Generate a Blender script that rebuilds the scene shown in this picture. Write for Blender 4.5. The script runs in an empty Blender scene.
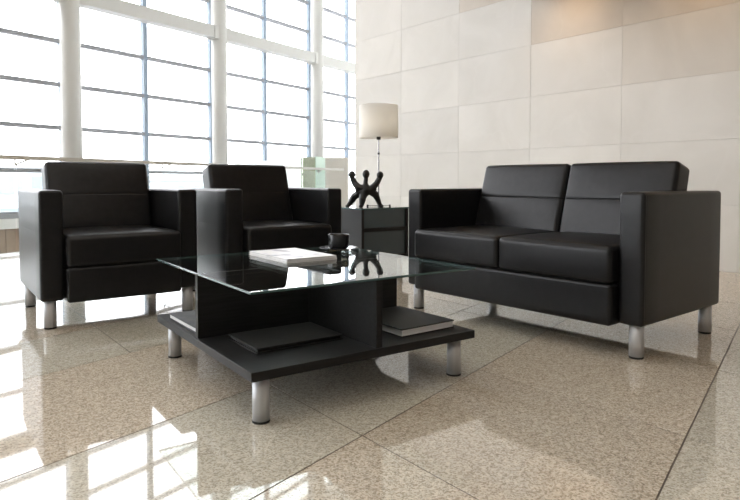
import bpy, bmesh, math, random
from mathutils import Vector, Matrix

S = bpy.context.scene
C = S.collection
random.seed(7)

# ------------------------------------------------------------------ camera, sky, exposure
F_PX, TILT, PY, CAM_H = 611.23, 0.0392, 205.4, 0.6605
cam = bpy.data.cameras.new('camera')
cam.sensor_width = 36.0
cam.lens = F_PX / 740.0 * 36.0
cam.shift_y = -(250.0 - PY) / 740.0
cam.clip_end = 400
camo = bpy.data.objects.new('camera', cam)
C.objects.link(camo)
camo.location = (0, 0, CAM_H)
camo.rotation_euler = (math.pi / 2 - TILT, 0, 0)
S.camera = camo

SKY = 7.0
FILL_LIGHT = 2.2                 # fill panels added out of the picture to brighten the lounge
w = bpy.data.worlds.new('overcast_sky')
S.world = w
w.use_nodes = True
bg = w.node_tree.nodes['Background']
bg.inputs[0].default_value = (0.965, 0.975, 1.0, 1)
bg.inputs[1].default_value = SKY

S.view_settings.view_transform = 'Standard'
S.view_settings.look = 'None'
S.view_settings.exposure = 0.0
S.view_settings.gamma = 1.0
S.view_settings.use_curve_mapping = False
S.cycles.use_denoising = True
S.cycles.max_bounces = 10
S.cycles.diffuse_bounces = 5
S.cycles.glossy_bounces = 5
S.cycles.transparent_max_bounces = 24
S.cycles.sample_clamp_indirect = 12

# ------------------------------------------------------------------ materials
class NT:
    def __init__(s, name):
        s.m = bpy.data.materials.new(name)
        s.m.use_nodes = True
        s.t = s.m.node_tree
        s.b = s.t.nodes['Principled BSDF']
        s.out = s.t.nodes['Material Output']
    def n(s, typ, **kw):
        nd = s.t.nodes.new(typ)
        for k, v in kw.items():
            setattr(nd, k, v)
        return nd
    def l(s, a, b):
        s.t.links.new(a, b)

def plain(name, col, rough=0.5, metal=0.0, spec=0.5):
    k = NT(name)
    k.b.inputs['Base Color'].default_value = (*col, 1)
    k.b.inputs['Roughness'].default_value = rough
    k.b.inputs['Metallic'].default_value = metal
    k.b.inputs['Specular IOR Level'].default_value = spec
    return k.m

def noisy(name, c1, c2, scale, rough=0.5, metal=0.0, detail=4, bump=0.0, stretch=(1, 1, 1), bscale=None, spec=0.5, coords='Object'):
    k = NT(name)
    tc = k.n('ShaderNodeTexCoord')
    mp = k.n('ShaderNodeMapping')
    mp.inputs['Scale'].default_value = stretch
    k.l(tc.outputs[coords], mp.inputs[0])
    nz = k.n('ShaderNodeTexNoise')
    nz.inputs['Scale'].default_value = scale
    nz.inputs['Detail'].default_value = detail
    k.l(mp.outputs[0], nz.inputs['Vector'])
    rp = k.n('ShaderNodeValToRGB')
    rp.color_ramp.elements[0].position = 0.35
    rp.color_ramp.elements[1].position = 0.65
    rp.color_ramp.elements[0].color = (*c1, 1)
    rp.color_ramp.elements[1].color = (*c2, 1)
    k.l(nz.outputs['Fac'], rp.inputs[0])
    k.l(rp.outputs[0], k.b.inputs['Base Color'])
    k.b.inputs['Roughness'].default_value = rough
    k.b.inputs['Metallic'].default_value = metal
    k.b.inputs['Specular IOR Level'].default_value = spec
    if bump:
        n2 = k.n('ShaderNodeTexNoise')
        n2.inputs['Scale'].default_value = bscale or scale * 3
        n2.inputs['Detail'].default_value = 3
        k.l(mp.outputs[0], n2.inputs['Vector'])
        bp = k.n('ShaderNodeBump')
        bp.inputs['Strength'].default_value = bump
        bp.inputs['Distance'].default_value = 0.002
        k.l(n2.outputs['Fac'], bp.inputs['Height'])
        k.l(bp.outputs[0], k.b.inputs['Normal'])
    return k.m

def clear_glass(name, tint, f0=0.04):
    """straight-through pane: tinted transparency plus Fresnel mirror (Schlick)"""
    k = NT(name)
    k.t.nodes.remove(k.b)
    lw = k.n('ShaderNodeLayerWeight')
    lw.inputs[0].default_value = 0.5
    pw = k.n('ShaderNodeMath', operation='POWER')
    k.l(lw.outputs['Facing'], pw.inputs[0])
    pw.inputs[1].default_value = 5
    ma = k.n('ShaderNodeMath', operation='MULTIPLY_ADD')
    k.l(pw.outputs[0], ma.inputs[0])
    ma.inputs[1].default_value = 1 - f0
    ma.inputs[2].default_value = f0
    tr = k.n('ShaderNodeBsdfTransparent')
    tr.inputs[0].default_value = (*tint, 1)
    gl = k.n('ShaderNodeBsdfGlossy')
    gl.inputs['Roughness'].default_value = 0.0
    gl.inputs[0].default_value = (1, 1, 1, 1)
    mx = k.n('ShaderNodeMixShader')
    k.l(ma.outputs[0], mx.inputs[0])
    k.l(tr.outputs[0], mx.inputs[1])
    k.l(gl.outputs[0], mx.inputs[2])
    k.l(mx.outputs[0], k.out.inputs[0])
    return k.m

def granite(name, base, light, dark):
    k = NT(name)
    geo = k.n('ShaderNodeNewGeometry')
    oi = k.n('ShaderNodeObjectInfo')
    vo = k.n('ShaderNodeTexVoronoi')
    vo.inputs['Scale'].default_value = 250
    k.l(geo.outputs['Position'], vo.inputs['Vector'])
    r1 = k.n('ShaderNodeValToRGB')
    r1.color_ramp.elements[0].position = 0.1
    r1.color_ramp.elements[0].color = (*dark, 1)
    r1.color_ramp.elements[1].position = 0.9
    r1.color_ramp.elements[1].color = (*light, 1)
    e = r1.color_ramp.elements.new(0.42)
    e.color = (*base, 1)
    sp = k.n('ShaderNodeSeparateColor')
    k.l(vo.outputs['Color'], sp.inputs[0])
    k.l(sp.outputs[0], r1.inputs[0])
    nz = k.n('ShaderNodeTexNoise')
    nz.inputs['Scale'].default_value = 60
    nz.inputs['Detail'].default_value = 5
    k.l(geo.outputs['Position'], nz.inputs['Vector'])
    mr = k.n('ShaderNodeMapRange')
    mr.inputs[1].default_value = 0.3
    mr.inputs[2].default_value = 0.7
    mr.inputs[3].default_value = 0.88
    mr.inputs[4].default_value = 1.12
    k.l(nz.outputs['Fac'], mr.inputs[0])
    mr2 = k.n('ShaderNodeMapRange')
    mr2.inputs[3].default_value = 0.93
    mr2.inputs[4].default_value = 1.07
    k.l(oi.outputs['Random'], mr2.inputs[0])
    mu = k.n('ShaderNodeMath', operation='MULTIPLY')
    k.l(mr.outputs[0], mu.inputs[0])
    k.l(mr2.outputs[0], mu.inputs[1])
    vm = k.n('ShaderNodeVectorMath', operation='SCALE')
    k.l(r1.outputs[0], vm.inputs[0])
    k.l(mu.outputs[0], vm.inputs['Scale'])
    k.l(vm.outputs[0], k.b.inputs['Base Color'])
    k.b.inputs['Roughness'].default_value = 0.035
    k.b.inputs['IOR'].default_value = 1.85
    return k.m

def limestone(name, c1, c2, c3):
    k = NT(name)
    geo = k.n('ShaderNodeNewGeometry')
    oi = k.n('ShaderNodeObjectInfo')
    off = k.n('ShaderNodeVectorMath', operation='SCALE')
    off.inputs[0].default_value = (7.3, 11.1, 5.7)
    k.l(oi.outputs['Random'], off.inputs['Scale'])
    ad = k.n('ShaderNodeVectorMath', operation='ADD')
    k.l(geo.outputs['Position'], ad.inputs[0])
    k.l(off.outputs[0], ad.inputs[1])
    nz = k.n('ShaderNodeTexNoise')
    nz.inputs['Scale'].default_value = 1.6
    nz.inputs['Detail'].default_value = 7
    nz.inputs['Distortion'].default_value = 1.2
    k.l(ad.outputs[0], nz.inputs['Vector'])
    rp = k.n('ShaderNodeValToRGB')
    rp.color_ramp.elements[0].position = 0.3
    rp.color_ramp.elements[0].color = (*c1, 1)
    rp.color_ramp.elements[1].position = 0.72
    rp.color_ramp.elements[1].color = (*c2, 1)
    k.l(nz.outputs['Fac'], rp.inputs[0])
    # thin pale veins
    wv = k.n('ShaderNodeTexNoise')
    wv.inputs['Scale'].default_value = 0.9
    wv.inputs['Detail'].default_value = 5
    k.l(ad.outputs[0], wv.inputs['Vector'])
    sb = k.n('ShaderNodeMath', operation='SUBTRACT')
    sb.inputs[1].default_value = 0.5
    k.l(wv.outputs['Fac'], sb.inputs[0])
    ab = k.n('ShaderNodeMath', operation='ABSOLUTE')
    k.l(sb.outputs[0], ab.inputs[0])
    vr = k.n('ShaderNodeMapRange')
    vr.inputs[1].default_value = 0.0
    vr.inputs[2].default_value = 0.012
    vr.inputs[3].default_value = 0.14
    vr.inputs[4].default_value = 0.0
    k.l(ab.outputs[0], vr.inputs[0])
    mx = k.n('ShaderNodeMix', data_type='RGBA')
    k.l(vr.outputs[0], mx.inputs[0])
    k.l(rp.outputs[0], mx.inputs[6])
    mx.inputs[7].default_value = (*c3, 1)
    tone = k.n('ShaderNodeMapRange')
    tone.inputs[3].default_value = 0.93
    tone.inputs[4].default_value = 1.05
    k.l(oi.outputs['Random'], tone.inputs[0])
    vm = k.n('ShaderNodeVectorMath', operation='SCALE')
    k.l(mx.outputs[2], vm.inputs[0])
    k.l(tone.outputs[0], vm.inputs['Scale'])
    k.l(vm.outputs[0], k.b.inputs['Base Color'])
    k.b.inputs['Roughness'].default_value = 0.42
    return k.m

M = {}
M['leather'] = noisy('black_leather', (0.0065, 0.0065, 0.0072), (0.0100, 0.0100, 0.0108), 30, rough=0.37, bump=0.10, bscale=420, spec=0.25)
_b = M['leather'].node_tree.nodes['Principled BSDF']
_b.inputs['Coat Weight'].default_value = 0.14
_b.inputs['Coat IOR'].default_value = 1.4
_b.inputs['Coat Roughness'].default_value = 0.30
M['lining'] = plain('black_lining', (0.008, 0.008, 0.008), 0.9)
M['alu'] = noisy('brushed_aluminium', (0.50, 0.51, 0.53), (0.58, 0.59, 0.61), 40, rough=0.5, metal=0.55, stretch=(1, 1, 0.04))
M['rubber'] = plain('black_rubber', (0.01, 0.01, 0.01), 0.6)
M['laminate'] = noisy('charcoal_laminate', (0.009, 0.0088, 0.009), (0.016, 0.0155, 0.016), 9, rough=0.46, stretch=(1, 14, 14), detail=6, bump=0.05, bscale=40, spec=0.2)
M['laminate_edge'] = plain('charcoal_edge_band', (0.03, 0.029, 0.031), 0.38)
M['glass'] = clear_glass('table_glass', (0.90, 0.95, 0.94))
M['glass_edge'] = None
k = NT('glass_edge')
k.b.inputs['Base Color'].default_value = (0.055, 0.10, 0.10, 1)
k.b.inputs['Roughness'].default_value = 0.12
M['glass_edge'] = k.m
M['pane'] = clear_glass('window_pane', (0.97, 0.97, 0.975))
M['rail_glass'] = clear_glass('balustrade_glass', (0.95, 0.97, 0.967))
M['green_glass'] = clear_glass('green_glass', (0.72, 0.78, 0.68))
M['mint_glass'] = plain('mint_frosted_glass', (0.62, 0.78, 0.70), 0.4)
M['granite_warm'] = granite('warm_granite', (0.54, 0.47, 0.375), (0.68, 0.61, 0.505), (0.35, 0.295, 0.225))
M['granite_grey'] = granite('grey_granite', (0.52, 0.487, 0.40), (0.63, 0.60, 0.515), (0.37, 0.34, 0.275))
M['grout'] = plain('dark_grout', (0.12, 0.10, 0.08), 0.6)
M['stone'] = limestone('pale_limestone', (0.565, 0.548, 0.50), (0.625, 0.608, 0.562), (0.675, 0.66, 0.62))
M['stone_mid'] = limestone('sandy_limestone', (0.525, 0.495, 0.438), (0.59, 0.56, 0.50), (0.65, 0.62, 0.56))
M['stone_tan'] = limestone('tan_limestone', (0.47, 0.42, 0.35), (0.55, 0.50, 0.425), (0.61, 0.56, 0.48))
M['stone_joint'] = plain('stone_joint', (0.56, 0.53, 0.48), 0.8)
M['white_paint'] = noisy('white_paint', (0.80, 0.80, 0.78), (0.84, 0.84, 0.82), 3, rough=0.45)
M['cream_paint'] = plain('cream_steel_paint', (0.54, 0.535, 0.50), 0.4)
M['mullion'] = plain('pale_blue_steel', (0.27, 0.34, 0.42), 0.4)
M['transom'] = plain('grey_steel', (0.30, 0.31, 0.33), 0.4)
M['rail_metal'] = plain('satin_steel', (0.56, 0.56, 0.54), 0.4, 0.0)
M['cladding'] = noisy('brown_cladding', (0.30, 0.22, 0.16), (0.36, 0.27, 0.20), 4, rough=0.5)
M['ceiling'] = noisy('timber_ceiling', (0.40, 0.28, 0.17), (0.48, 0.35, 0.22), 3, rough=0.6, stretch=(1, 10, 1))
M['frost'] = plain('frosted_glass', (0.82, 0.87, 0.86), 0.5)
M['asphalt'] = noisy('pale_paving', (0.30, 0.30, 0.30), (0.36, 0.36, 0.36), 0.4, rough=0.8)
M['facade'] = noisy('pale_facade', (0.50, 0.52, 0.54), (0.58, 0.60, 0.62), 0.3, rough=0.8)
M['facade_glass'] = plain('facade_glass', (0.25, 0.31, 0.36), 0.15)
M['black_cover'] = noisy('black_book_cover', (0.010, 0.010, 0.010), (0.015, 0.015, 0.015), 60, rough=0.6, spec=0.3)
M['paper'] = noisy('paper_edges', (0.66, 0.66, 0.66), (0.80, 0.80, 0.80), 20, rough=0.7, stretch=(0.2, 0.2, 40))
M['grey_cover'] = noisy('grey_book_cover', (0.075, 0.08, 0.085), (0.10, 0.105, 0.11), 30, rough=0.65, spec=0.25)
M['bronze'] = noisy('black_bronze', (0.008, 0.008, 0.008), (0.016, 0.015, 0.014), 25, rough=0.38, bump=0.3, bscale=60)
M['ceramic'] = plain('dark_grey_glaze', (0.016, 0.017, 0.019), 0.16)
M['chrome'] = plain('dark_chrome', (0.33, 0.33, 0.34), 0.25, 1.0)
M['coffee'] = plain('black_coffee', (0.01, 0.006, 0.004), 0.05)
M['door_glass'] = plain('smoked_door_glass', (0.05, 0.07, 0.08), 0.12)
M['shelf_dark'] = plain('smoked_shelf', (0.012, 0.014, 0.015), 0.25)

k = NT('linen_shade')
k.b.inputs['Base Color'].default_value = (0.94, 0.925, 0.89, 1)
k.b.inputs['Roughness'].default_value = 0.85
tl = k.n('ShaderNodeBsdfTranslucent')
tl.inputs[0].default_value = (0.95, 0.92, 0.86, 1)
mx = k.n('ShaderNodeMixShader')
mx.inputs[0].default_value = 0.42
k.l(k.b.outputs[0], mx.inputs[1])
k.l(tl.outputs[0], mx.inputs[2])
k.l(mx.outputs[0], k.out.inputs[0])
tc = k.n('ShaderNodeTexCoord')
wv = k.n('ShaderNodeTexNoise')
wv.inputs['Scale'].default_value = 90
k.l(tc.outputs['Object'], wv.inputs['Vector'])
bp = k.n('ShaderNodeBump')
bp.inputs['Strength'].default_value = 0.15
bp.inputs['Distance'].default_value = 0.001
k.l(wv.outputs['Fac'], bp.inputs['Height'])
k.l(bp.outputs[0], k.b.inputs['Normal'])
M['shade'] = k.m

k = NT('frosted_bulb_added_glow')
k.b.inputs['Base Color'].default_value = (0.8, 0.8, 0.8, 1)
k.b.inputs['Emission Color'].default_value = (1.0, 0.97, 0.93, 1)
k.b.inputs['Emission Strength'].default_value = 10  # glow added in the bulb to brighten the shade
M['bulb'] = k.m

# magazine cover: white with a pale grey abstract print
k = NT('magazine_cover')
tc = k.n('ShaderNodeTexCoord')
mp = k.n('ShaderNodeMapping')
mp.inputs['Location'].default_value = (0.3, 0.1, 0)
k.l(tc.outputs['Object'], mp.inputs[0])
nz = k.n('ShaderNodeTexNoise')
nz.inputs['Scale'].default_value = 9
nz.inputs['Detail'].default_value = 2
k.l(mp.outputs[0], nz.inputs['Vector'])
rp = k.n('ShaderNodeValToRGB')
rp.color_ramp.elements[0].position = 0.40
rp.color_ramp.elements[0].color = (0.36, 0.36, 0.42, 1)
rp.color_ramp.elements[1].position = 0.47
rp.color_ramp.elements[1].color = (0.80, 0.80, 0.82, 1)
k.l(nz.outputs['Fac'], rp.inputs[0])
k.l(rp.outputs[0], k.b.inputs['Base Color'])
k.b.inputs['Roughness'].default_value = 0.3
M['magazine'] = k.m

# ------------------------------------------------------------------ helpers
def obj(name, mesh_or_bm, mat=None, parent=None, loc=(0, 0, 0), rot=(0, 0, 0), smooth=False):
    if isinstance(mesh_or_bm, bmesh.types.BMesh):
        me = bpy.data.meshes.new(name)
        mesh_or_bm.to_mesh(me)
        mesh_or_bm.free()
    else:
        me = mesh_or_bm
    if mat is not None and len(me.materials) == 0:
        for m_ in (mat if isinstance(mat, (list, tuple)) else [mat]):
            me.materials.append(m_)
    if smooth:
        for p in me.polygons:
            p.use_smooth = True
    o = bpy.data.objects.new(name, me)
    C.objects.link(o)
    o.location = loc
    o.rotation_euler = rot
    if parent is not None:
        o.parent = parent
    return o

def tag(o, label, cat=None, group=None, kind=None):
    o['label'] = label
    if cat:
        o['category'] = cat
    if group:
        o['group'] = group
    if kind:
        o['kind'] = kind
    return o

def thing(name, label, cat, loc=(0, 0, 0), rz=0.0, group=None, kind=None):
    o = bpy.data.objects.new(name, None)
    o.empty_display_size = 0.1
    C.objects.link(o)
    o.location = loc
    o.rotation_euler = (0, 0, rz)
    return tag(o, label, cat, group, kind)

def box_bm(x0, x1, y0, y1, z0, z1, bev=0.0, seg=2, bm=None):
    own = bm is None
    if own:
        bm = bmesh.new()
    r = bmesh.ops.create_cube(bm, size=1.0)
    bmesh.ops.scale(bm, vec=(x1 - x0, y1 - y0, z1 - z0), verts=r['verts'])
    bmesh.ops.translate(bm, vec=((x0 + x1) / 2, (y0 + y1) / 2, (z0 + z1) / 2), verts=r['verts'])
    if bev > 0:
        es = list({e for v in r['verts'] for e in v.link_edges})
        bmesh.ops.bevel(bm, geom=es, offset=bev, segments=seg, profile=0.5, affect='EDGES')
    return bm

def cyl_bm(r, z0, z1, seg=32, bev=0.0, r2=None, cx=0, cy=0, bm=None):
    if bm is None:
        bm = bmesh.new()
    q = bmesh.ops.create_cone(bm, cap_ends=True, segments=seg, radius1=r, radius2=r if r2 is None else r2, depth=z1 - z0)
    bmesh.ops.translate(bm, vec=(cx, cy, (z0 + z1) / 2), verts=q['verts'])
    if bev:
        es = [e for e in {e for v in q['verts'] for e in v.link_edges} if abs(e.verts[0].co.z - e.verts[1].co.z) < 1e-6]
        bmesh.ops.bevel(bm, geom=es, offset=bev, segments=2, profile=0.5, affect='EDGES')
    return bm

def lathe_bm(prof, seg=48):
    bm = bmesh.new()
    rings = []
    for (r, z) in prof:
        if r < 1e-5:
            rings.append([bm.verts.new((0, 0, z))])
        else:
            rings.append([bm.verts.new((r * math.cos(2 * math.pi * i / seg), r * math.sin(2 * math.pi * i / seg), z)) for i in range(seg)])
    for a, b in zip(rings[:-1], rings[1:]):
        for i in range(seg):
            j = (i + 1) % seg
            if len(a) == 1 and len(b) == 1:
                continue
            if len(a) == 1:
                bm.faces.new((a[0], b[j], b[i]))
            elif len(b) == 1:
                bm.faces.new((a[i], a[j], b[0]))
            else:
                bm.faces.new((a[i], a[j], b[j], b[i]))
    bmesh.ops.recalc_face_normals(bm, faces=bm.faces)
    return bm

def tube_bm(pts, rad, seg=10, bm=None, cap=True):
    if bm is None:
        bm = bmesh.new()
    pts = [Vector(p) for p in pts]
    rings = []
    for i, p in enumerate(pts):
        d = (pts[min(i + 1, len(pts) - 1)] - pts[max(i - 1, 0)]).normalized()
        a = Vector((0, 0, 1)) if abs(d.z) < 0.9 else Vector((1, 0, 0))
        u = d.cross(a).normalized()
        v = d.cross(u).normalized()
        r = rad[i] if isinstance(rad, (list, tuple)) else rad
        rings.append([bm.verts.new(p + r * (math.cos(2 * math.pi * k / seg) * u + math.sin(2 * math.pi * k / seg) * v)) for k in range(seg)])
    for a, b in zip(rings[:-1], rings[1:]):
        for i in range(seg):
            j = (i + 1) % seg
            bm.faces.new((a[i], a[j], b[j], b[i]))
    if cap:
        bm.faces.new(rings[0])
        bm.faces.new(rings[-1])
    bmesh.ops.recalc_face_normals(bm, faces=bm.faces)
    return bm

def soft_box(sx, sy, sz, r, puff=(0, 0, 0), grooves=(), n=9):
    """upholstered block, centred on the origin: rounded edges, puffed faces and stitched grooves.
    grooves: (axis, position, face_axis, face_sign, half_width, depth)"""
    h = (sx / 2, sy / 2, sz / 2)
    cs = []
    for ax in range(3):
        H = h[ax]
        rr = min(r, H * 0.95)
        c = set()
        for a in (0, 0.12, 0.3, 0.55, 0.8, 1.0):
            c.add(round(-H + rr * a, 6)); c.add(round(H - rr * a, 6))
        inner = H - rr
        for i in range(1, n):
            c.add(round(-inner + 2 * inner * i / n, 6))
        for g in grooves:
            if g[0] == ax:
                for q in (-2, -1, -0.5, 0, 0.5, 1, 2):
                    c.add(round(g[1] + q * g[4], 6))
        cs.append(sorted(c))
    bm = bmesh.new()
    cache = {}
    def vert(p):
        key = tuple(round(q, 5) for q in p)
        if key in cache:
            return cache[key]
        inn = [max(-(h[i] - min(r, h[i] * 0.95)), min(h[i] - min(r, h[i] * 0.95), p[i])) for i in range(3)]
        d = Vector([p[i] - inn[i] for i in range(3)])
        rr = min(r, min(h) * 0.95)
        if d.length > 1e-9:
            m = max(abs(q) for q in d)
            q = Vector(inn) + d.normalized() * m if rr else Vector(p)
        else:
            q = Vector(p)
        f = [1 - (p[i] / h[i]) ** 2 for i in range(3)]
        for i in range(3):
            j, k2 = [t for t in range(3) if t != i]
            if abs(p[i]) > h[i] - 1e-6:
                s = 1 if p[i] > 0 else -1
                q[i] += s * puff[i] * math.sqrt(max(f[j], 0)) * math.sqrt(max(f[k2], 0))
        for (ax, pos, fa, fs, hw, dep) in grooves:
            if abs(p[fa] - fs * h[fa]) < min(r, h[fa]) + 1e-6:
                g = math.exp(-((p[ax] - pos) / hw) ** 2)
                q[fa] -= fs * dep * g
        v = bm.verts.new(q)
        cache[key] = v
        return v
    for ax in range(3):
        j, k2 = [t for t in range(3) if t != ax]
        for s in (-1, 1):
            for a in range(len(cs[j]) - 1):
                for b in range(len(cs[k2]) - 1):
                    vs = []
                    for (u, v_) in ((a, b), (a + 1, b), (a + 1, b + 1), (a, b + 1)):
                        p = [0, 0, 0]
                        p[ax] = s * h[ax]; p[j] = cs[j][u]; p[k2] = cs[k2][v_]
                        vs.append(vert(p))
                    try:
                        bm.faces.new(vs)
                    except ValueError:
                        pass
    bmesh.ops.recalc_face_normals(bm, faces=bm.faces)
    return bm

def prism_bm(poly, z0, z1, bev=0.0, bm=None):
    if bm is None:
        bm = bmesh.new()
    lo = [bm.verts.new((x, y, z0)) for x, y in poly]
    if bev:
        cx = sum(p[0] for p in poly) / len(poly); cy = sum(p[1] for p in poly) / len(poly)
        mid = [bm.verts.new((x, y, z1 - bev)) for x, y in poly]
        hi = []
        for x, y in poly:
            L = math.hypot(x - cx, y - cy)
            hi.append(bm.verts.new((x - (x - cx) / L * bev, y - (y - cy) / L * bev, z1)))
        rings = [lo, mid, hi]
    else:
        hi = [bm.verts.new((x, y, z1)) for x, y in poly]
        rings = [lo, hi]
    n = len(poly)
    for a, b in zip(rings[:-1], rings[1:]):
        for i in range(n):
            j = (i + 1) % n
            bm.faces.new((a[i], a[j], b[j], b[i]))
    bm.faces.new(list(reversed(lo)))
    bm.faces.new(hi)
    bmesh.ops.recalc_face_normals(bm, faces=bm.faces)
    return bm

def clip(poly, px, py, nx, ny):
    """keep the part of a convex polygon where (p - P).n >= 0"""
    out = []
    for i in range(len(poly)):
        a, b = poly[i], poly[(i + 1) % len(poly)]
        da = (a[0] - px) * nx + (a[1] - py) * ny
        db = (b[0] - px) * nx + (b[1] - py) * ny
        if da >= 0:
            out.append(a)
        if (da >= 0) != (db >= 0):
            t = da / (da - db)
            out.append((a[0] + (b[0] - a[0]) * t, a[1] + (b[1] - a[1]) * t))
    return out

# ------------------------------------------------------------------ the place: reference lines
STH = -0.8841                                   # stone wall and sofa run along this direction
SW_D = (math.cos(STH), math.sin(STH))           # towards the viewer's right
SW_N = (-math.sin(STH), math.cos(STH))          # into the wall
SW_P = (2.62, 4.44)
SW_END = 4.43                                   # wall's far end, measured against SW_D
def sw(t, off=0.0):                             # point on the wall face; t grows away from the viewer
    return (SW_P[0] - SW_D[0] * t - SW_N[0] * off, SW_P[1] - SW_D[1] * t - SW_N[1] * off)
WA = math.radians(55.6)
WW_D = (math.cos(WA), math.sin(WA))
WW_N = (math.sin(WA), -math.cos(WA))            # from the window wall into the room
WW_P = (-7.42, 12.3)
def ww(t, off=0.0):
    return (WW_P[0] + WW_D[0] * t + WW_N[0] * off, WW_P[1] + WW_D[1] * t + WW_N[1] * off)
RL_D = (0.4276, 0.904)
RL_N = (0.904, -0.4276)
RL_P = (-3.33, 5.46)
def rl(s, off=0.0):
    return (RL_P[0] + RL_D[0] * s + RL_N[0] * off, RL_P[1] + RL_D[1] * s + RL_N[1] * off)
Y_BACK = -6.0
ZC = 3.04                                       # lounge ceiling height

# ------------------------------------------------------------------ floor: slab and granite tiles
a0 = (RL_P[0] - RL_D[0] / RL_D[1] * (RL_P[1] - Y_BACK), Y_BACK)
b0 = (11.3, Y_BACK)
c0 = (0.6, 8.9)
d0 = (1.05, 24.7)
e0 = rl(21.5)
slab = prism_bm([a0, b0, (c0[0] + 1.2, c0[1]), d0, e0], -0.35, -0.0012)
floor = obj('floor', slab, M['grout'])
tag(floor, 'polished granite tile floor in warm and grey strips', None, kind='structure')
nosing = obj('edge_trim', prism_bm([rl(-13, 0.0), rl(14, 0.0), rl(14, -0.035), rl(-13, -0.035)], -0.35, 0.006), M['rail_metal'], floor)

T1 = (math.cos(math.radians(54.4)), math.sin(math.radians(54.4)))
T2 = (math.cos(math.radians(-52.5)), math.sin(math.radians(-52.5)))
def tij(i, j):
    return (i * T1[0] + j * T2[0], i * T1[1] + j * T2[1])
A0 = (-0.02, 1.565)                            # a measured tile crossing
det = T1[0] * T2[1] - T1[1] * T2[0]
iA = (A0[0] * T2[1] - A0[1] * T2[0]) / det
jA = (T1[0] * A0[1] - T1[1] * A0[0]) / det
strips = []
j = jA
for k_ in range(24):                            # towards the right: warm .717, grey .52 ...
    wd = 0.717 if k_ % 2 == 0 else 0.522
    strips.append((j, j + wd, k_ % 2 == 0)); j += wd
j = jA
for k_ in range(24):
    wd = 0.522 if k_ % 2 == 0 else 0.717
    strips.append((j - wd, j, k_ % 2 == 1)); j -= wd
TL = 0.69
GAP = 0.0022
def project(x, y, z):
    ct, st = math.cos(TILT), math.sin(TILT)
    d = y * ct - (z - CAM_H) * st
    v = -((z - CAM_H) * ct + y * st)
    return (370 + F_PX * x / d, PY + F_PX * v / d, d)
tiles = []
for (j0, j1, warm) in strips:
    sh = -0.26 if j1 < jA - 1.0 else (0.126 if j1 < jA - 0.3 else 0.0)
    near_grey = jA - 0.6 < j1 < jA + 0.01               # this strip has slabs of double length
    tl = 2 * TL if near_grey else TL
    for q in range(-22, 40):
        i0 = iA + sh + q * tl
        poly = [tij(i0 + GAP, j0 + GAP), tij(i0 + tl - GAP, j0 + GAP), tij(i0 + tl - GAP, j1 - GAP), tij(i0 + GAP, j1 - GAP)]
        poly = clip(poly, RL_P[0], RL_P[1], RL_N[0], RL_N[1])
        if len(poly) >= 3:
            poly = clip(poly, *sw(0), -SW_N[0], -SW_N[1]) if min(p[1] for p in poly) < 9 else poly
        if len(poly) >= 3: poly = clip(poly, 0, Y_BACK, 0, 1)
        if len(poly) >= 3: poly = clip(poly, 0, 22.0, 0, -1)
        if len(poly) >= 3: poly = clip(poly, 0.6, 0, -1, 0) if min(p[1] for p in poly) > 8.2 else poly
        # drop slivers
        cl = []
        for p in poly:
            if not cl or math.hypot(p[0] - cl[-1][0], p[1] - cl[-1][1]) > 0.004:
                cl.append(p)
        if len(cl) > 2 and math.hypot(cl[0][0] - cl[-1][0], cl[0][1] - cl[-1][1]) < 0.004:
            cl.pop()
        if len(cl) < 3:
            continue
        area = 0.5 * abs(sum(cl[a][0] * cl[(a + 1) % len(cl)][1] - cl[(a + 1) % len(cl)][0] * cl[a][1] for a in range(len(cl))))
        if area < 0.004:
            continue
        cx = sum(p[0] for p in cl) / len(cl); cy = sum(p[1] for p in cl) / len(cl)
        vis = 0.0
        if cy > 0.5:
            px, py, d = project(cx, cy, 0)
            if -150 < px < 890 and py < 640:
                vis = area / d ** 3
        tiles.append((vis, cl, warm))
tiles.sort(key=lambda q: -q[0])
rest = {True: bmesh.new(), False: bmesh.new()}
for n_, (vis, cl, warm) in enumerate(tiles):
    if n_ < 240 and vis > 0:
        cx = sum(p[0] for p in cl) / len(cl); cy = sum(p[1] for p in cl) / len(cl)
        obj('tile', prism_bm([(p[0] - cx, p[1] - cy) for p in cl], -0.018, 0.0, 0.0003), M['granite_warm' if warm else 'granite_grey'], floor, loc=(cx, cy, 0))
    else:
        prism_bm(cl, -0.018, 0.0, 0.0003, bm=rest[warm])
for warm, nm in ((True, 'warm_tiling'), (False, 'grey_tiling')):
    o = obj(nm, rest[warm], M['granite_warm' if warm else 'granite_grey'], floor)
    o['kind'] = 'stuff'

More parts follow.
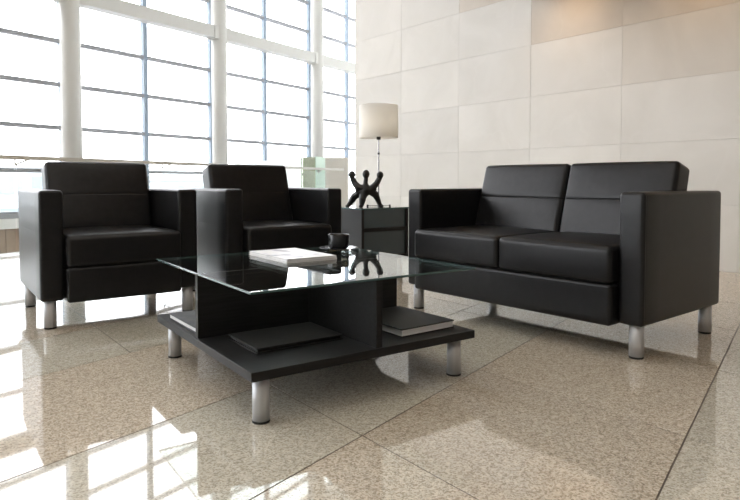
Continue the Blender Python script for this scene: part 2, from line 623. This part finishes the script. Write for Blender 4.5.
# ------------------------------------------------------------------ stone wall
wall = obj('wall_right', prism_bm([sw(SW_END - 0.01, -0.012), sw(-13.4, -0.012), sw(-13.4, -0.4), sw(SW_END - 0.01, -0.4)], 0.0, ZC), M['stone_joint'])
upper = prism_bm([sw(SW_END), sw(2.9), sw(2.9, -0.4), sw(SW_END, -0.4)], ZC, 9.9)
tag(wall, 'tall wall of pale limestone slabs behind the sofa', None, kind='structure')
PW, PH = 0.905, 0.485
edges = [SW_END]
tt = -0.06 + 4 * PW
while tt > -13.4:
    edges.append(tt); tt -= PW
edges.append(-13.4)
rows = [r_ * PH for r_ in range(0, 7)] + [ZC]
wz = math.atan2(SW_D[1], SW_D[0])
panel_cache = {}
for a, b in zip(edges[:-1], edges[1:]):
    if a < -3.0:
        break
    for z0, z1 in zip(rows[:-1], rows[1:]):
        # slab tone by position: browner high up towards the right
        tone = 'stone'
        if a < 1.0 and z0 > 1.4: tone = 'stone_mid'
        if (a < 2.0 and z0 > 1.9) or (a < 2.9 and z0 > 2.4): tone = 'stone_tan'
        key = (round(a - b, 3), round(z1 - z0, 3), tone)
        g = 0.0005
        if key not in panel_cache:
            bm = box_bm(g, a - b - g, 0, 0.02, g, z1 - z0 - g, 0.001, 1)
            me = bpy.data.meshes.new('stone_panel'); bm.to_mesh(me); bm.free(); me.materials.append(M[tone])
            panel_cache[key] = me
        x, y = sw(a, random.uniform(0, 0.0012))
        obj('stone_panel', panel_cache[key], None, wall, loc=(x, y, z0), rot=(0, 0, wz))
restp = bmesh.new()
for a, b in zip(edges[:-1], edges[1:]):
    if a < -3.0:
        for z0, z1 in zip(rows[:-1], rows[1:]):
            prism_bm([sw(a - 0.001), sw(b + 0.001), sw(b + 0.001, -0.012), sw(a - 0.001, -0.012)], z0 + 0.001, z1 - 0.001, bm=restp)
obj('upper_panelling', upper, M['stone'], wall)
o = obj('stone_panelling', restp, M['stone'], wall)
o['kind'] = 'stuff'

# ------------------------------------------------------------------ ceiling block over the lounge, high atrium ceiling, closing walls
sx0 = sw(2.9)
def cl_edge(y):
    return (sx0[0] - WW_D[0] / WW_D[1] * (sx0[1] - y), y)
soffit = obj('ceiling', prism_bm([sx0, sw(2.9, -0.4), (12.2, Y_BACK), cl_edge(Y_BACK)], ZC, 9.9), M['ceiling'])
tag(soffit, 'timber lined ceiling over the lounge', None, kind='structure')
ZBH = 2.44  # underside of an unseen block added to keep daylight off the upper wall
bh = obj('ceiling_shade_block', prism_bm([sw(1.85, 0.002), sw(-13.2, 0.002), sw(-13.2, 2.6), sw(1.85, 2.6)], ZBH, ZC), M['ceiling'])
tag(bh, 'unseen timber block added over the sofa to shade the limestone wall', None, kind='structure')
wtop = ww(15, 0.3); wbot = ww(-22.2, 0.3)
atr = obj('ceiling_atrium', prism_bm([(ww(-24)[0], Y_BACK - 0.3), (12.5, Y_BACK - 0.3), (12.5, 26), ww(16)], 9.9, 10.2), M['white_paint'])
tag(atr, 'white ceiling high above the atrium', None, kind='structure')
wb = obj('wall_back', box_bm(-20.5, 12.3, Y_BACK - 0.3, Y_BACK, -4.0, 9.9), M['stone'])
tag(wb, 'plain limestone wall behind the viewer', None, kind='structure')
wf = obj('wall_far', prism_bm([(0.35, 8.25), (0.75, 8.25), (1.5, 25.0), (1.05, 25.0)], -4.0, 9.9), M['white_paint'])
tag(wf, 'white wall closing the far side of the atrium', None, kind='structure')
lf = obj('floor_lower', prism_bm([(ww(-23)[0], Y_BACK), (12, Y_BACK), (12, 25), ww(15.5)], -4.2, -4.0), M['white_paint'])
tag(lf, 'pale floor of the storey below', None, kind='structure')

# ------------------------------------------------------------------ window wall
MS, T0M = 2.07, 1.29
win = thing('window_1', 'full height curtain wall of clear panes flooded with daylight', None, (*WW_P, 0), WA, kind='structure')
zrows = [0.0] + [0.89 + 0.93 * r_ for r_ in range(0, 10)]
NB0, NB1 = -11, 7
def cached(name, bm, mat):
    me = bpy.data.meshes.new(name); bm.to_mesh(me); bm.free(); me.materials.append(mat)
    return me
mull = cached('mullion', box_bm(-0.055, 0.055, -0.06, 0.06, -0.02, 9.9), M['mullion'])
trans = cached('transom', box_bm(0.055, MS - 0.055, -0.06, 0.06, -0.042, 0.042), M['transom'])
pane_l = cached('pane', box_bm(0.055, MS - 0.055, -0.006, 0.006, 0.042, 0.93 - 0.042), M['pane'])
for b_ in range(NB0, NB1 + 1):
    x = T0M + b_ * MS
    obj('mullion', mull, None, win, loc=(x, 0, 0))
    if b_ == NB1:
        break
    if b_ >= -3:
        for r_, z in enumerate(zrows):
            obj('transom', trans, None, win, loc=(x, 0, z))
            if r_ < len(zrows) - 1:
                obj('pane', pane_l, None, win, loc=(x, 0, z))
# bays out of the picture, joined
bm1, bm2 = bmesh.new(), bmesh.new()
for b_ in range(NB0, -3):
    x = T0M + b_ * MS
    for r_, z in enumerate(zrows):
        box_bm(x + 0.055, x + MS - 0.055, -0.06, 0.06, z - 0.026, z + 0.026, bm=bm1)
    box_bm(x + 0.055, x + MS - 0.055, -0.006, 0.006, 0.026, 9.26, bm=bm2)
o = obj('transoms', bm1, M['transom'], win); o['kind'] = 'stuff'
o = obj('glazing', bm2, M['pane'], win); o['kind'] = 'stuff'
x0w, x1w = T0M + NB0 * MS, T0M + NB1 * MS
spand = obj('wall_left', prism_bm([ww(x0w - 1, 0.12), ww(x1w, 0.12), ww(x1w, -0.2), ww(x0w - 1, -0.2)], -4.0, -0.29), M['cladding'])
tag(spand, 'brown panelled wall below the tall windows', None, kind='structure')
clad = cached('cladding_panel', box_bm(0.006, 0.684, -0.02, 0.0, 0.006, 1.22, 0.003, 1), M['cladding'])
for q in range(-8, 8):
    x, y = ww(q * 0.69, 0.12)
    obj('cladding_panel', clad, None, spand, loc=(x, y, -1.52), rot=(0, 0, WA))
sill = obj('trim_1', prism_bm([ww(x0w - 1, 0.22), ww(x1w, 0.22), ww(x1w, -0.2), ww(x0w - 1, -0.2)], -0.29, -0.09), M['white_paint'])
tag(sill, 'white sill band under the tall windows', None, kind='structure')
sill2 = obj('trim_2', prism_bm([ww(x0w - 1, 0.15), ww(x1w, 0.15), ww(x1w, -0.15), ww(x0w - 1, -0.15)], -0.09, -0.0), M['transom'])
tag(sill2, 'grey steel bottom rail of the tall windows', None, kind='structure')

# white round columns and the horizontal beam
for q, lab in ((-3, None), (-2, None), (-1, None), (0, 'round white column at the left of the windows'), (1, 'round white column in the middle of the windows'), (2, 'round white column nearest the stone wall')):
    tcol = T0M + q * 2 * MS
    x, y = ww(tcol, 0.36)
    o = obj('column', cyl_bm(0.205, -4.0, 9.9, 40), M['cream_paint'], loc=(x, y, 0), smooth=False)
    for p in o.data.polygons:
        p.use_smooth = abs(p.normal.z) < 0.5
    tag(o, lab or 'round white column outside the picture to the left', None, kind='structure')
    if lab is None:
        o['group'] = 'columns outside the picture'
zb0 = 4.46
beam = thing('beam', 'long white horizontal beam between the round columns', None, (0, 0, 0), kind='structure')
for q in range(-3, 4):
    t0, t1 = T0M + q * 2 * MS, T0M + (q + 1) * 2 * MS
    if q == 3:
        continue
    obj('beam_section', prism_bm([ww(t0 + 0.26, 0.50), ww(t1 - 0.26, 0.50), ww(t1 - 0.26, 0.22), ww(t0 + 0.26, 0.22)], zb0, zb0 + 0.31), M['cream_paint'], beam)
    for tc_ in (t0 + 0.2, t1 - 0.2):
        obj('end_plate', prism_bm([ww(tc_ - 0.07, 0.52), ww(tc_ + 0.07, 0.52), ww(tc_ + 0.07, 0.20), ww(tc_ - 0.07, 0.20)], zb0 - 0.02, zb0 + 0.33), M['cream_paint'], beam)

# ------------------------------------------------------------------ outdoors
og = obj('ground_outside', box_bm(-160, 60, -60, 220, -4.6, -4.5), M['asphalt'], rot=(0, 0, 0))
tag(og, 'pale paving outside the windows', None, kind='structure')
def building(x, y, wx, wy, h, rz, label, fl, nb):
    t = thing('office_building', label, 'building', (x, y, -4.5), rz, 'buildings beyond the windows')
    obj('facade', box_bm(-wx / 2, wx / 2, -wy / 2, wy / 2, 0, h), M['facade'], t)
    obj('roof', box_bm(-wx / 2 - 0.3, wx / 2 + 0.3, -wy / 2 - 0.3, wy / 2 + 0.3, h, h + 0.5), M['transom'], t)
    fh = h / fl; bw = wx / nb
    me = cached('window', box_bm(-bw * 0.36, bw * 0.36, -0.12, 0.05, -fh * 0.28, fh * 0.28), M['facade_glass'])
    for a in range(fl):
        for b in range(nb):
            obj('window', me, None, t, loc=(-wx / 2 + (b + 0.5) * bw, -wy / 2, (a + 0.55) * fh))
    return t
building(-42, 62, 26, 10, 6.2, 0.35, 'low pale office building seen through the glass at the far left', 2, 9)
building(-17, 60, 18, 10, 5.2, 0.15, 'low pale building beyond the glass rail, right of the other', 2, 6)

# ------------------------------------------------------------------ balustrade
bal = thing('balustrade', 'glass balustrade with a slim steel handrail behind the armchairs', 'balustrade', (0, 0, 0))
RZ = 0.885
def rl3(s, off, z):
    x, y = rl(s, off); return (x, y, z)
joints = [0.155 + 1.83 * q for q in range(-7, 4)] + [5.93]
for a, b in zip(joints[:-1], joints[1:]):
    obj('glass_panel', prism_bm([rl(a + 0.01, 0.02), rl(b - 0.01, 0.02), rl(b - 0.01, 0.032), rl(a + 0.01, 0.032)], 0.004, RZ - 0.05), M['rail_glass'], bal)
rail_bm = prism_bm([rl(joints[0], 0.05), rl(6.55, 0.05), rl(6.55, 0.0), rl(joints[0], 0.0)], RZ - 0.025, RZ + 0.012)
obj('handrail', rail_bm, M['rail_metal'], bal)
for a in joints[:-1]:
    bm = tube_bm([rl3(a, 0.026, RZ - 0.02), rl3(a, 0.026, RZ - 0.07), rl3(a + 0.02, 0.026, RZ - 0.075)], 0.008, 8)
    tube_bm([rl3(a, 0.026, RZ - 0.07), rl3(a + 0.14, 0.026, RZ - 0.02)], 0.007, 8, bm=bm)
    obj('bracket', bm, M['rail_metal'], bal)
obj('end_panel', prism_bm([rl(5.15, -0.01), rl(5.60, -0.01), rl(5.60, 0.002), rl(5.15, 0.002)], 0.004, 1.075), M['green_glass'], bal)
obj('end_panel', prism_bm([rl(5.60, -0.01), rl(5.93, -0.01), rl(5.93, 0.002), rl(5.60, 0.002)], 0.004, 1.09), M['mint_glass'], bal)
blk = obj('stone_pillar', box_bm(-0.42, 0.42, -0.02, 0.42, 0, 1.105, 0.006, 1), M['stone'], loc=(-0.83, 11.42, 0), rot=(0, 0, 0.02))
tag(blk, 'low square limestone pillar at the end of the handrail', 'pillar')
ret = thing('frosted_screen', 'low frosted glass screen running back from the limestone pillar', 'screen', (0, 0, 0))
p0, p1 = Vector((-1.28, 11.62)), Vector((-3.95, 16.9))
dv = (p1 - p0).normalized(); nv = Vector((-dv.y, dv.x))
for q in range(3):
    a = p0 + (p1 - p0) * (q / 3) + dv * 0.01
    b = p0 + (p1 - p0) * ((q + 1) / 3) - dv * 0.01
    obj('frosted_panel', prism_bm([tuple(a), tuple(b), tuple(b + nv * 0.03), tuple(a + nv * 0.03)], 0.0, 1.12), M['frost'], ret)
obj('shoe_rail', prism_bm([tuple(p0 - nv * 0.02), tuple(p1 - nv * 0.02), tuple(p1 + nv * 0.05), tuple(p0 + nv * 0.05)], 0.0, 0.06), M['rail_metal'], ret)

# ------------------------------------------------------------------ lounge seating
AW, DEP, ARM_H, ZB, LI = 0.097, 0.685, 0.62, 0.127, 0.0424
def seat_unit(name, label, cat, W, ncush, loc, rz, group=None):
    t = thing(name, label, cat, loc, rz, group)
    for x in (AW / 2, W - AW / 2):
        sgn = 1 if x > W / 2 else -1
        bm = soft_box(AW, DEP, ARM_H - ZB, 0.014, puff=(0.003, 0.002, 0.002),
                      grooves=((2, 0.06, 0, sgn, 0.0022, 0.0003), (1, -DEP / 2 + 0.016, 0, sgn, 0.0018, 0.0010)), n=6)
        obj('arm', bm, M['leather'], t, loc=(x, DEP / 2, (ARM_H + ZB) / 2), smooth=True)
    iw = W - 2 * AW
    obj('base_frame', box_bm(AW - 0.01, W - AW + 0.01, 0.02, DEP - 0.03, ZB + 0.012, 0.285), M['lining'], t)
    obj('back_panel', soft_box(iw + 0.01, 0.045, 0.60 - ZB, 0.01, n=4), M['leather'], t, loc=(W / 2, DEP - 0.03, (0.60 + ZB) / 2), smooth=True)
    obj('seat_rail', soft_box(iw - 0.006, 0.12, 0.277 - 0.119, 0.014, puff=(0, 0.004, 0), n=8), M['leather'], t, loc=(W / 2, 0.012, (0.277 + 0.119) / 2), smooth=True)
    cw = iw / ncush
    for q in range(ncush):
        cx = AW + cw * (q + 0.5)
        bm = soft_box(cw - 0.006, 0.52, 0.138, 0.018, puff=(0.001, 0.005, 0.012), grooves=((1, -0.26 + 0.022, 2, 1, 0.002, 0.0015),), n=12)
        obj('seat_cushion', bm, M['leather'], t, loc=(cx, 0.209, 0.279 + 0.069), smooth=True)
        th = 0.125; hgt = 0.372; lean = math.radians(16)
        bm = soft_box(cw - 0.006, th, hgt, 0.020, puff=(0.002, 0.012, 0.004),
                      grooves=((2, 0.004, 1, -1, 0.0025, 0.0035 if ncush > 1 else 0.0012),), n=12)
        # front-top edge at (0.497, 0.752)
        R = Matrix.Rotation(-lean, 4, 'X')
        off = R @ Vector((0, -th / 2, hgt / 2))
        o = obj('back_cushion', bm, M['leather'], t, loc=(cx, 0.497 - off.y, (0.752 if ncush > 1 else 0.766) - off.z), rot=(-lean, 0, 0), smooth=True)
    for x in (LI, W - LI):
        for y in (LI, DEP - LI):
            lg = obj('leg', cyl_bm(0.0265, 0.008, ZB + 0.006, 28, 0.0), M['alu'], t, loc=(x, y, 0), smooth=False)
            for p in lg.data.polygons:
                p.use_smooth = abs(p.normal.z) < 0.5
            obj('foot_pad', cyl_bm(0.0255, 0.0, 0.008, 24), M['rubber'], lg)
    return t

seat_unit('armchair', 'black leather armchair at the left, with its grey-lit side arm toward the windows', 'armchair', 0.7127, 1, (-1.4466, 2.6672, 0), 0.6371, 'matching black leather armchairs')
seat_unit('armchair', 'black leather armchair between the left armchair and the lamp table', 'armchair', 0.7127, 1, (-0.7384, 3.1313, 0), 0.6255, 'matching black leather armchairs')
seat_unit('sofa', 'black leather two seat sofa with silver legs before the limestone wall', 'sofa', 1.2553, 2, (0.1955, 3.1772, 0), STH)

# ------------------------------------------------------------------ coffee table
TU, TV, ZS, ZG = 0.8156, 0.8601, 0.1557, 0.3706
TX, TY, TTH = -0.3124, 1.59, 0.6099
tab = thing('coffee_table', 'low square charcoal coffee table with glass top and silver legs', 'coffee table', (TX, TY, 0), TTH)
obj('shelf', box_bm(0, TU, 0, TV, ZS - 0.026, ZS, 0.0012, 1), M['laminate'], tab)
PT = 0.022
UM, VM = 0.420, 0.438
obj('divider', box_bm(0.006, TU - 0.006, VM - PT / 2, VM + PT / 2, ZS, ZG - 0.007, 0.0008, 1), M['laminate'], tab)
obj('divider', box_bm(UM - PT / 2, UM + PT / 2, 0.006, VM - PT / 2, ZS, ZG - 0.007, 0.0008, 1), M['laminate'], tab)
obj('divider', box_bm(UM - PT / 2, UM + PT / 2, VM + PT / 2, TV - 0.006, ZS, ZG - 0.007, 0.0008, 1), M['laminate'], tab)
def glass_plate(x0, x1, y0, y1, z0, z1, parent, name='glass_top'):
    bm = box_bm(x0, x1, y0, y1, z0, z1, 0.0012, 1)
    for f in bm.faces:
        f.material_index = 0 if abs(f.normal.z) > 0.9 else 1
    return obj(name, bm, [M['glass'], M['glass_edge']], parent)
glass_plate(-0.002, TU + 0.002, -0.002, TV + 0.002, ZG - 0.007, ZG, tab)
for x in (0.05, TU - 0.05):
    for y in (0.05, TV - 0.05):
        lg = obj('leg', cyl_bm(0.0235, 0.006, ZS - 0.026, 28), M['alu'], tab, loc=(x, y, 0))
        for p in lg.data.polygons:
            p.use_smooth = abs(p.normal.z) < 0.5
        obj('foot_pad', cyl_bm(0.0245, 0.0, 0.006, 24), M['rubber'], lg)
for (x, y) in ((0.03, VM), (TU - 0.03, VM), (UM, 0.03), (UM, TV - 0.03)):
    obj('glass_fixing', cyl_bm(0.008, ZG - 0.0074, ZG - 0.0066, 16), M['chrome'], tab, loc=(x, y, 0))

def tloc(u, v, z):
    c, s = math.cos(TTH), math.sin(TTH)
    return (TX + u * c - v * s, TY + u * s + v * c, z)

def book(name, label, cat, u0, u1, v0, v1, z, h, cover, rz=0.0, spine='u0', ct=0.0035):
    cu, cv = (u0 + u1) / 2, (v0 + v1) / 2
    a, b = (u1 - u0) / 2, (v1 - v0) / 2
    t = thing(name, label, cat, tloc(cu, cv, z), TTH + rz)
    obj('cover', box_bm(-a, a, -b, b, h - ct, h, 0.001, 1), cover, t)
    obj('back_cover', box_bm(-a, a, -b, b, 0, ct, 0.001, 1), cover, t)
    ins = 0.004
    pr = [-a + ins, a - ins, -b + ins, b - ins]
    if spine == 'u0': pr[0] = -a + 0.003; sp = (-a, -a + 0.003, -b, b)
    elif spine == 'v1': pr[3] = b - 0.003; sp = (-a, a, b - 0.003, b)
    else: pr[1] = a - 0.003; sp = (a - 0.003, a, -b, b)
    obj('pages', box_bm(*pr, ct, h - ct), M['paper'], t)
    obj('spine', box_bm(*sp, ct, h - ct), cover, t)
    return t
# shelf books
book('book', 'grey covered book with white pages on the left of the table shelf', 'book', 0.020, 0.245, 0.475, 0.775, ZS, 0.020, M['grey_cover'], 0.02, 'u1')
book('book', 'thick black book with white pages at the right of the table shelf', 'book', 0.545, 0.780, 0.065, 0.365, ZS, 0.027, M['black_cover'], 0.03, 'v1')
fo = thing('folder', 'thin black folder lying in the front corner of the table shelf', 'folder', tloc(0.235, 0.262, ZS), TTH)
obj('back_cover', box_bm(-0.150, 0.150, -0.108, 0.108, 0, 0.0035, 0.001, 1), M['black_cover'], fo)
obj('sheets', box_bm(-0.143, 0.143, -0.100, 0.100, 0.0035, 0.0125), M['black_cover'], fo)
obj('cover', box_bm(-0.150, 0.150, -0.108, 0.108, 0.0125, 0.0165, 0.001, 1), M['black_cover'], fo)
# magazines on the glass
book('magazine', 'lower white magazine of the pair on the glass table top', 'magazine', 0.332, 0.542, 0.445, 0.770, ZG, 0.008, M['paper'], 0.0, 'u1', 0.0012)
book('magazine', 'upper white magazine with a grey print, on the other magazine', 'magazine', 0.334, 0.540, 0.447, 0.768, ZG + 0.0081, 0.007, M['magazine'], 0.01, 'u1', 0.001)

# cup and saucer
sc_l = tloc(0.712, 0.705, ZG)
sau = tag(obj('saucer', lathe_bm([(0, 0.0), (0.036, 0.0), (0.040, 0.004), (0.066, 0.010), (0.068, 0.012), (0.066, 0.0125), (0.040, 0.0072), (0.030, 0.006), (0, 0.006)]), M['ceramic'], loc=sc_l, smooth=True),
          'dark grey saucer under the coffee cup on the glass top', 'saucer')
sau.scale = (1.22, 1.22, 1.0)
cup = thing('coffee_cup', 'small dark grey coffee cup standing on its saucer', 'cup', (sc_l[0], sc_l[1], sc_l[2] + 0.0062), 1.75)
cup.scale = (1.27, 1.27, 1.30)
obj('body', lathe_bm([(0, 0.0), (0.026, 0.0), (0.030, 0.003), (0.034, 0.010), (0.0358, 0.046), (0.0352, 0.047), (0.0338, 0.0465), (0.0320, 0.012), (0.028, 0.006), (0, 0.005)]), M['ceramic'], cup, smooth=True)
obj('coffee', cyl_bm(0.0328, 0.0365, 0.0370, 32), M['coffee'], cup)
obj('handle', tube_bm([(0.0345 + 0.020 * math.sin(a), 0, 0.027 + 0.014 * math.cos(a)) for a in [math.pi * q / 10 for q in range(11)]], 0.0032, 10), M['ceramic'], cup, smooth=True)

# ------------------------------------------------------------------ lamp table
EX, EY, ETH, EW, EZ = -0.0556, 4.05, 0.62, 0.40, 0.481
et = thing('lamp_table', 'charcoal side table with green edged glass top between armchair and sofa', 'side table', (EX, EY, 0), ETH)
def eloc(u, v, z):
    c, s = math.cos(ETH), math.sin(ETH)
    return (EX + u * c - v * s, EY + u * s + v * c, z)
obj('shelf', box_bm(0, EW, 0, EW, 0.13, 0.156, 0.001, 1), M['laminate'], et)
obj('side_panel', box_bm(0.0, 0.022, 0.0, EW, 0.156, EZ - 0.010, 0.001, 1), M['laminate'], et)
obj('side_panel', box_bm(EW - 0.022, EW, 0.0, EW, 0.156, EZ - 0.010, 0.001, 1), M['laminate'], et)
obj('back_panel', box_bm(0.022, EW - 0.022, EW - 0.03, EW - 0.012, 0.156, EZ - 0.010), M['laminate'], et)
obj('middle_shelf', box_bm(0.022, EW - 0.022, -0.002, EW - 0.03, 0.322, 0.346, 0.001, 1), M['lining'], et)
glass_plate(-0.006, EW + 0.006, -0.006, EW + 0.006, EZ - 0.010, EZ, et)
for zz in ((0.158, 0.320), (0.348, EZ - 0.012)):
    obj('glass_door', box_bm(0.024, EW - 0.024, 0.012, 0.017, zz[0], zz[1]), M['door_glass'], et)
for x in (0.045, EW - 0.045):
    for y in (0.045, EW - 0.045):
        lg = obj('leg', cyl_bm(0.0235, 0.006, 0.13, 28), M['alu'], et, loc=(x, y, 0))
        for p in lg.data.polygons:
            p.use_smooth = abs(p.normal.z) < 0.5
        obj('foot_pad', cyl_bm(0.0245, 0.0, 0.006, 24), M['rubber'], lg)

# ------------------------------------------------------------------ table lamp
LX, LY = 0.062, 4.40
lamp = thing('table_lamp', 'slim table lamp with an off-white drum shade beside the bronze figure', 'lamp', (LX, LY, EZ))
bm = box_bm(-0.085, 0.085, -0.004, 0.004, 0.004, 0.008)
box_bm(-0.004, 0.004, -0.085, 0.085, 0.004, 0.008, bm=bm)
lb = obj('base', bm, M['chrome'], lamp)
for (x, y) in ((-0.08, 0), (0.08, 0), (0, 0.08), (0, -0.08)):
    obj('foot', cyl_bm(0.007, 0.0, 0.013, 16), M['bronze'], lb, loc=(x, y, 0))
obj('pole', cyl_bm(0.0048, 0.012, 0.50, 16), M['chrome'], lamp, smooth=False)
obj('knob', cyl_bm(0.008, 0.372, 0.388, 16, 0.002), M['bronze'], lamp)
obj('socket', cyl_bm(0.015, 0.478, 0.53, 20, 0.002), M['bronze'], lamp)
SH0, SH1, SR = 0.490, 0.722, 0.140
sh = obj('shade', lathe_bm([(SR, SH0), (SR, SH1), (SR - 0.003, SH1), (SR - 0.003, SH0), (SR, SH0)], 64), M['shade'], lamp)
for p in sh.data.polygons:
    p.use_smooth = abs(p.normal.z) < 0.5
sp_ = bmesh.new()
for a in (0, 2.094, 4.189):
    tube_bm([(0, 0, SH0 + 0.03), ((SR - 0.003) * math.cos(a), (SR - 0.003) * math.sin(a), SH0 + 0.03)], 0.002, 6, bm=sp_)
obj('spider', sp_, M['chrome'], lamp)
obj('bulb', lathe_bm([(0, 0.53), (0.014, 0.53), (0.018, 0.55), (0.030, 0.585), (0.030, 0.605), (0.018, 0.628), (0, 0.635)], 24), M['bulb'], lamp, smooth=True)

# ------------------------------------------------------------------ bronze figure
def figure():
    K = 4.22 / F_PX
    def P(px, py, dy=0.0):                       # picture offsets from the figure's foot point, in metres
        return Vector(((px - 364.5) * K, dy, (207.3 - py) * K))
    bm = bmesh.new()
    def limb(pts, rads):
        rads = [q * 1.28 for q in rads]
        fine, fr = [], []
        for i in range(len(pts) - 1):
            for q in range(4):
                s = q / 4
                fine.append(pts[i].lerp(pts[i + 1], s)); fr.append(rads[i] + (rads[i + 1] - rads[i]) * s)
        fine.append(pts[-1]); fr.append(rads[-1])
        tube_bm(fine, fr, 14, bm=bm)
        for p, r in zip((pts[0], pts[-1]), (rads[0], rads[-1])):
            q = bmesh.ops.create_icosphere(bm, subdivisions=2, radius=r)
            bmesh.ops.translate(bm, vec=p, verts=q['verts'])
        for p, r in zip(pts[1:-1], rads[1:-1]):
            q = bmesh.ops.create_icosphere(bm, subdivisions=2, radius=r)
            bmesh.ops.translate(bm, vec=p, verts=q['verts'])
    def ball(p, r, sz=1.2):
        q = bmesh.ops.create_icosphere(bm, subdivisions=3, radius=r * 1.12)
        bmesh.ops.scale(bm, vec=(1, 1, sz), verts=q['verts'])
        bmesh.ops.translate(bm, vec=p, verts=q['verts'])
    ctr = P(366, 190)
    # centre figure: head, neck, trunk
    ball(P(366, 174), 0.0225)
    limb([P(366, 178), P(365.5, 183), P(366, 190), P(364, 194)], [0.012, 0.013, 0.028, 0.024])
    limb([P(357.5, 190), P(366, 191.5), P(374, 189.5)], [0.015, 0.019, 0.015])
    # left raised arm with a round end
    ball(P(352, 174.5, 0.01), 0.0215, 1.15)
    limb([P(352, 177, 0.01), P(354.5, 183, 0.01), P(358, 187, 0), P(366, 190)], [0.014, 0.017, 0.020, 0.022])
    # right raised arm
    ball(P(380, 175, -0.01), 0.0215, 1.1)
    limb([P(380, 177, -0.01), P(376.5, 183.5, -0.01), P(372, 188, 0), P(366, 191)], [0.014, 0.017, 0.019, 0.022])
    # three legs with small feet
    limb([P(363.5, 193), P(362.5, 199, -0.02), P(361.5, 205.4, -0.025)], [0.023, 0.0195, 0.0125])
    limb([P(361.5, 205.6, -0.025), P(360.5, 205.9, -0.05)], [0.012, 0.010])
    limb([P(361, 192, 0.0), P(354, 196.5, 0.03), P(350, 203, 0.04), P(348.5, 205.4, 0.04)], [0.020, 0.020, 0.015, 0.012])
    limb([P(348.5, 205.6, 0.04), P(346.6, 206, 0.03)], [0.011, 0.009])
    limb([P(370, 191, 0.0), P(375.5, 194.5, 0.02), P(378, 200, 0.03), P(380, 205.2, 0.03)], [0.020, 0.020, 0.015, 0.012])
    limb([P(380, 205.6, 0.03), P(382.2, 206, 0.02)], [0.011, 0.009])
    return bm
fg = obj('figurine', figure(), M['bronze'], loc=(-0.038, 4.22, EZ), smooth=True)
rm = fg.modifiers.new('merge', 'REMESH'); rm.mode = 'VOXEL'; rm.voxel_size = 0.0035; rm.use_smooth_shade = True
sm = fg.modifiers.new('smooth', 'SMOOTH'); sm.iterations = 5
tag(fg, 'black bronze figure with raised arms and splayed legs on the side table', 'sculpture')

# ------------------------------------------------------------------ recessed ceiling lamps along the stone wall
for q, t_ in enumerate((-3.1, -2.0, -0.9, 0.2, 1.3)):
    x, y = sw(t_, 0.38)
    dl = thing('downlight', 'recessed warm ceiling lamp washing the limestone wall', 'lamp', (x, y, ZBH), 0, 'recessed lamps along the limestone wall')
    obj('trim_ring', lathe_bm([(0.05, 0.0), (0.065, 0.0), (0.065, -0.008), (0.05, -0.008), (0.05, 0.0)], 32), M['chrome'], dl)
    ld = bpy.data.lights.new('lamp_bulb', 'SPOT')
    ld.energy = 11
    ld.color = (1.0, 0.66, 0.36)
    ld.spot_size = math.radians(140)
    ld.spot_blend = 1.0
    ld.shadow_soft_size = 0.05
    lo = bpy.data.objects.new('lamp_bulb', ld)
    C.objects.link(lo)
    lo.parent = dl
    lo.location = (0, 0, -0.02)
    dirv = Vector((SW_N[0] * 0.35, SW_N[1] * 0.35, -1.0))
    lo.rotation_euler = dirv.to_track_quat('-Z', 'Y').to_euler()

# ------------------------------------------------------------------ unseen fill panels added at the lounge ceiling to brighten the floor
k = NT('fill_diffuser')
k.b.inputs['Base Color'].default_value = (0.8, 0.8, 0.8, 1)
k.b.inputs['Emission Color'].default_value = (1.0, 0.95, 0.885, 1)
k.b.inputs['Emission Strength'].default_value = FILL_LIGHT
M['diffuser'] = k.m
frame_me = bmesh.new()
for (x0, x1, y0, y1) in ((-0.63, 0.63, -0.63, -0.60), (-0.63, 0.63, 0.60, 0.63), (-0.63, -0.60, -0.60, 0.60), (0.60, 0.63, -0.60, 0.60)):
    box_bm(x0, x1, y0, y1, -0.02, 0.0, bm=frame_me)
frame_me = cached('frame', frame_me, M['white_paint'])
diff_me = cached('diffuser', box_bm(-0.60, 0.60, -0.60, 0.60, -0.012, -0.002), M['diffuser'])
for (x, y) in ((0.0, 2.6), (-0.4, 1.2), (-1.9, 0.7), (-0.1, -0.2), (1.6, -0.6), (-2.4, -0.8), (0.9, -2.6), (-1.6, -3.2), (3.4, -3.0)):
    cl_ = thing('fill_panel', 'unseen square fill panel added at the lounge ceiling', 'fill light', (x, y, ZC), STH, 'added fill panels at the lounge ceiling')
    obj('frame', frame_me, None, cl_)
    obj('diffuser', diff_me, None, cl_)
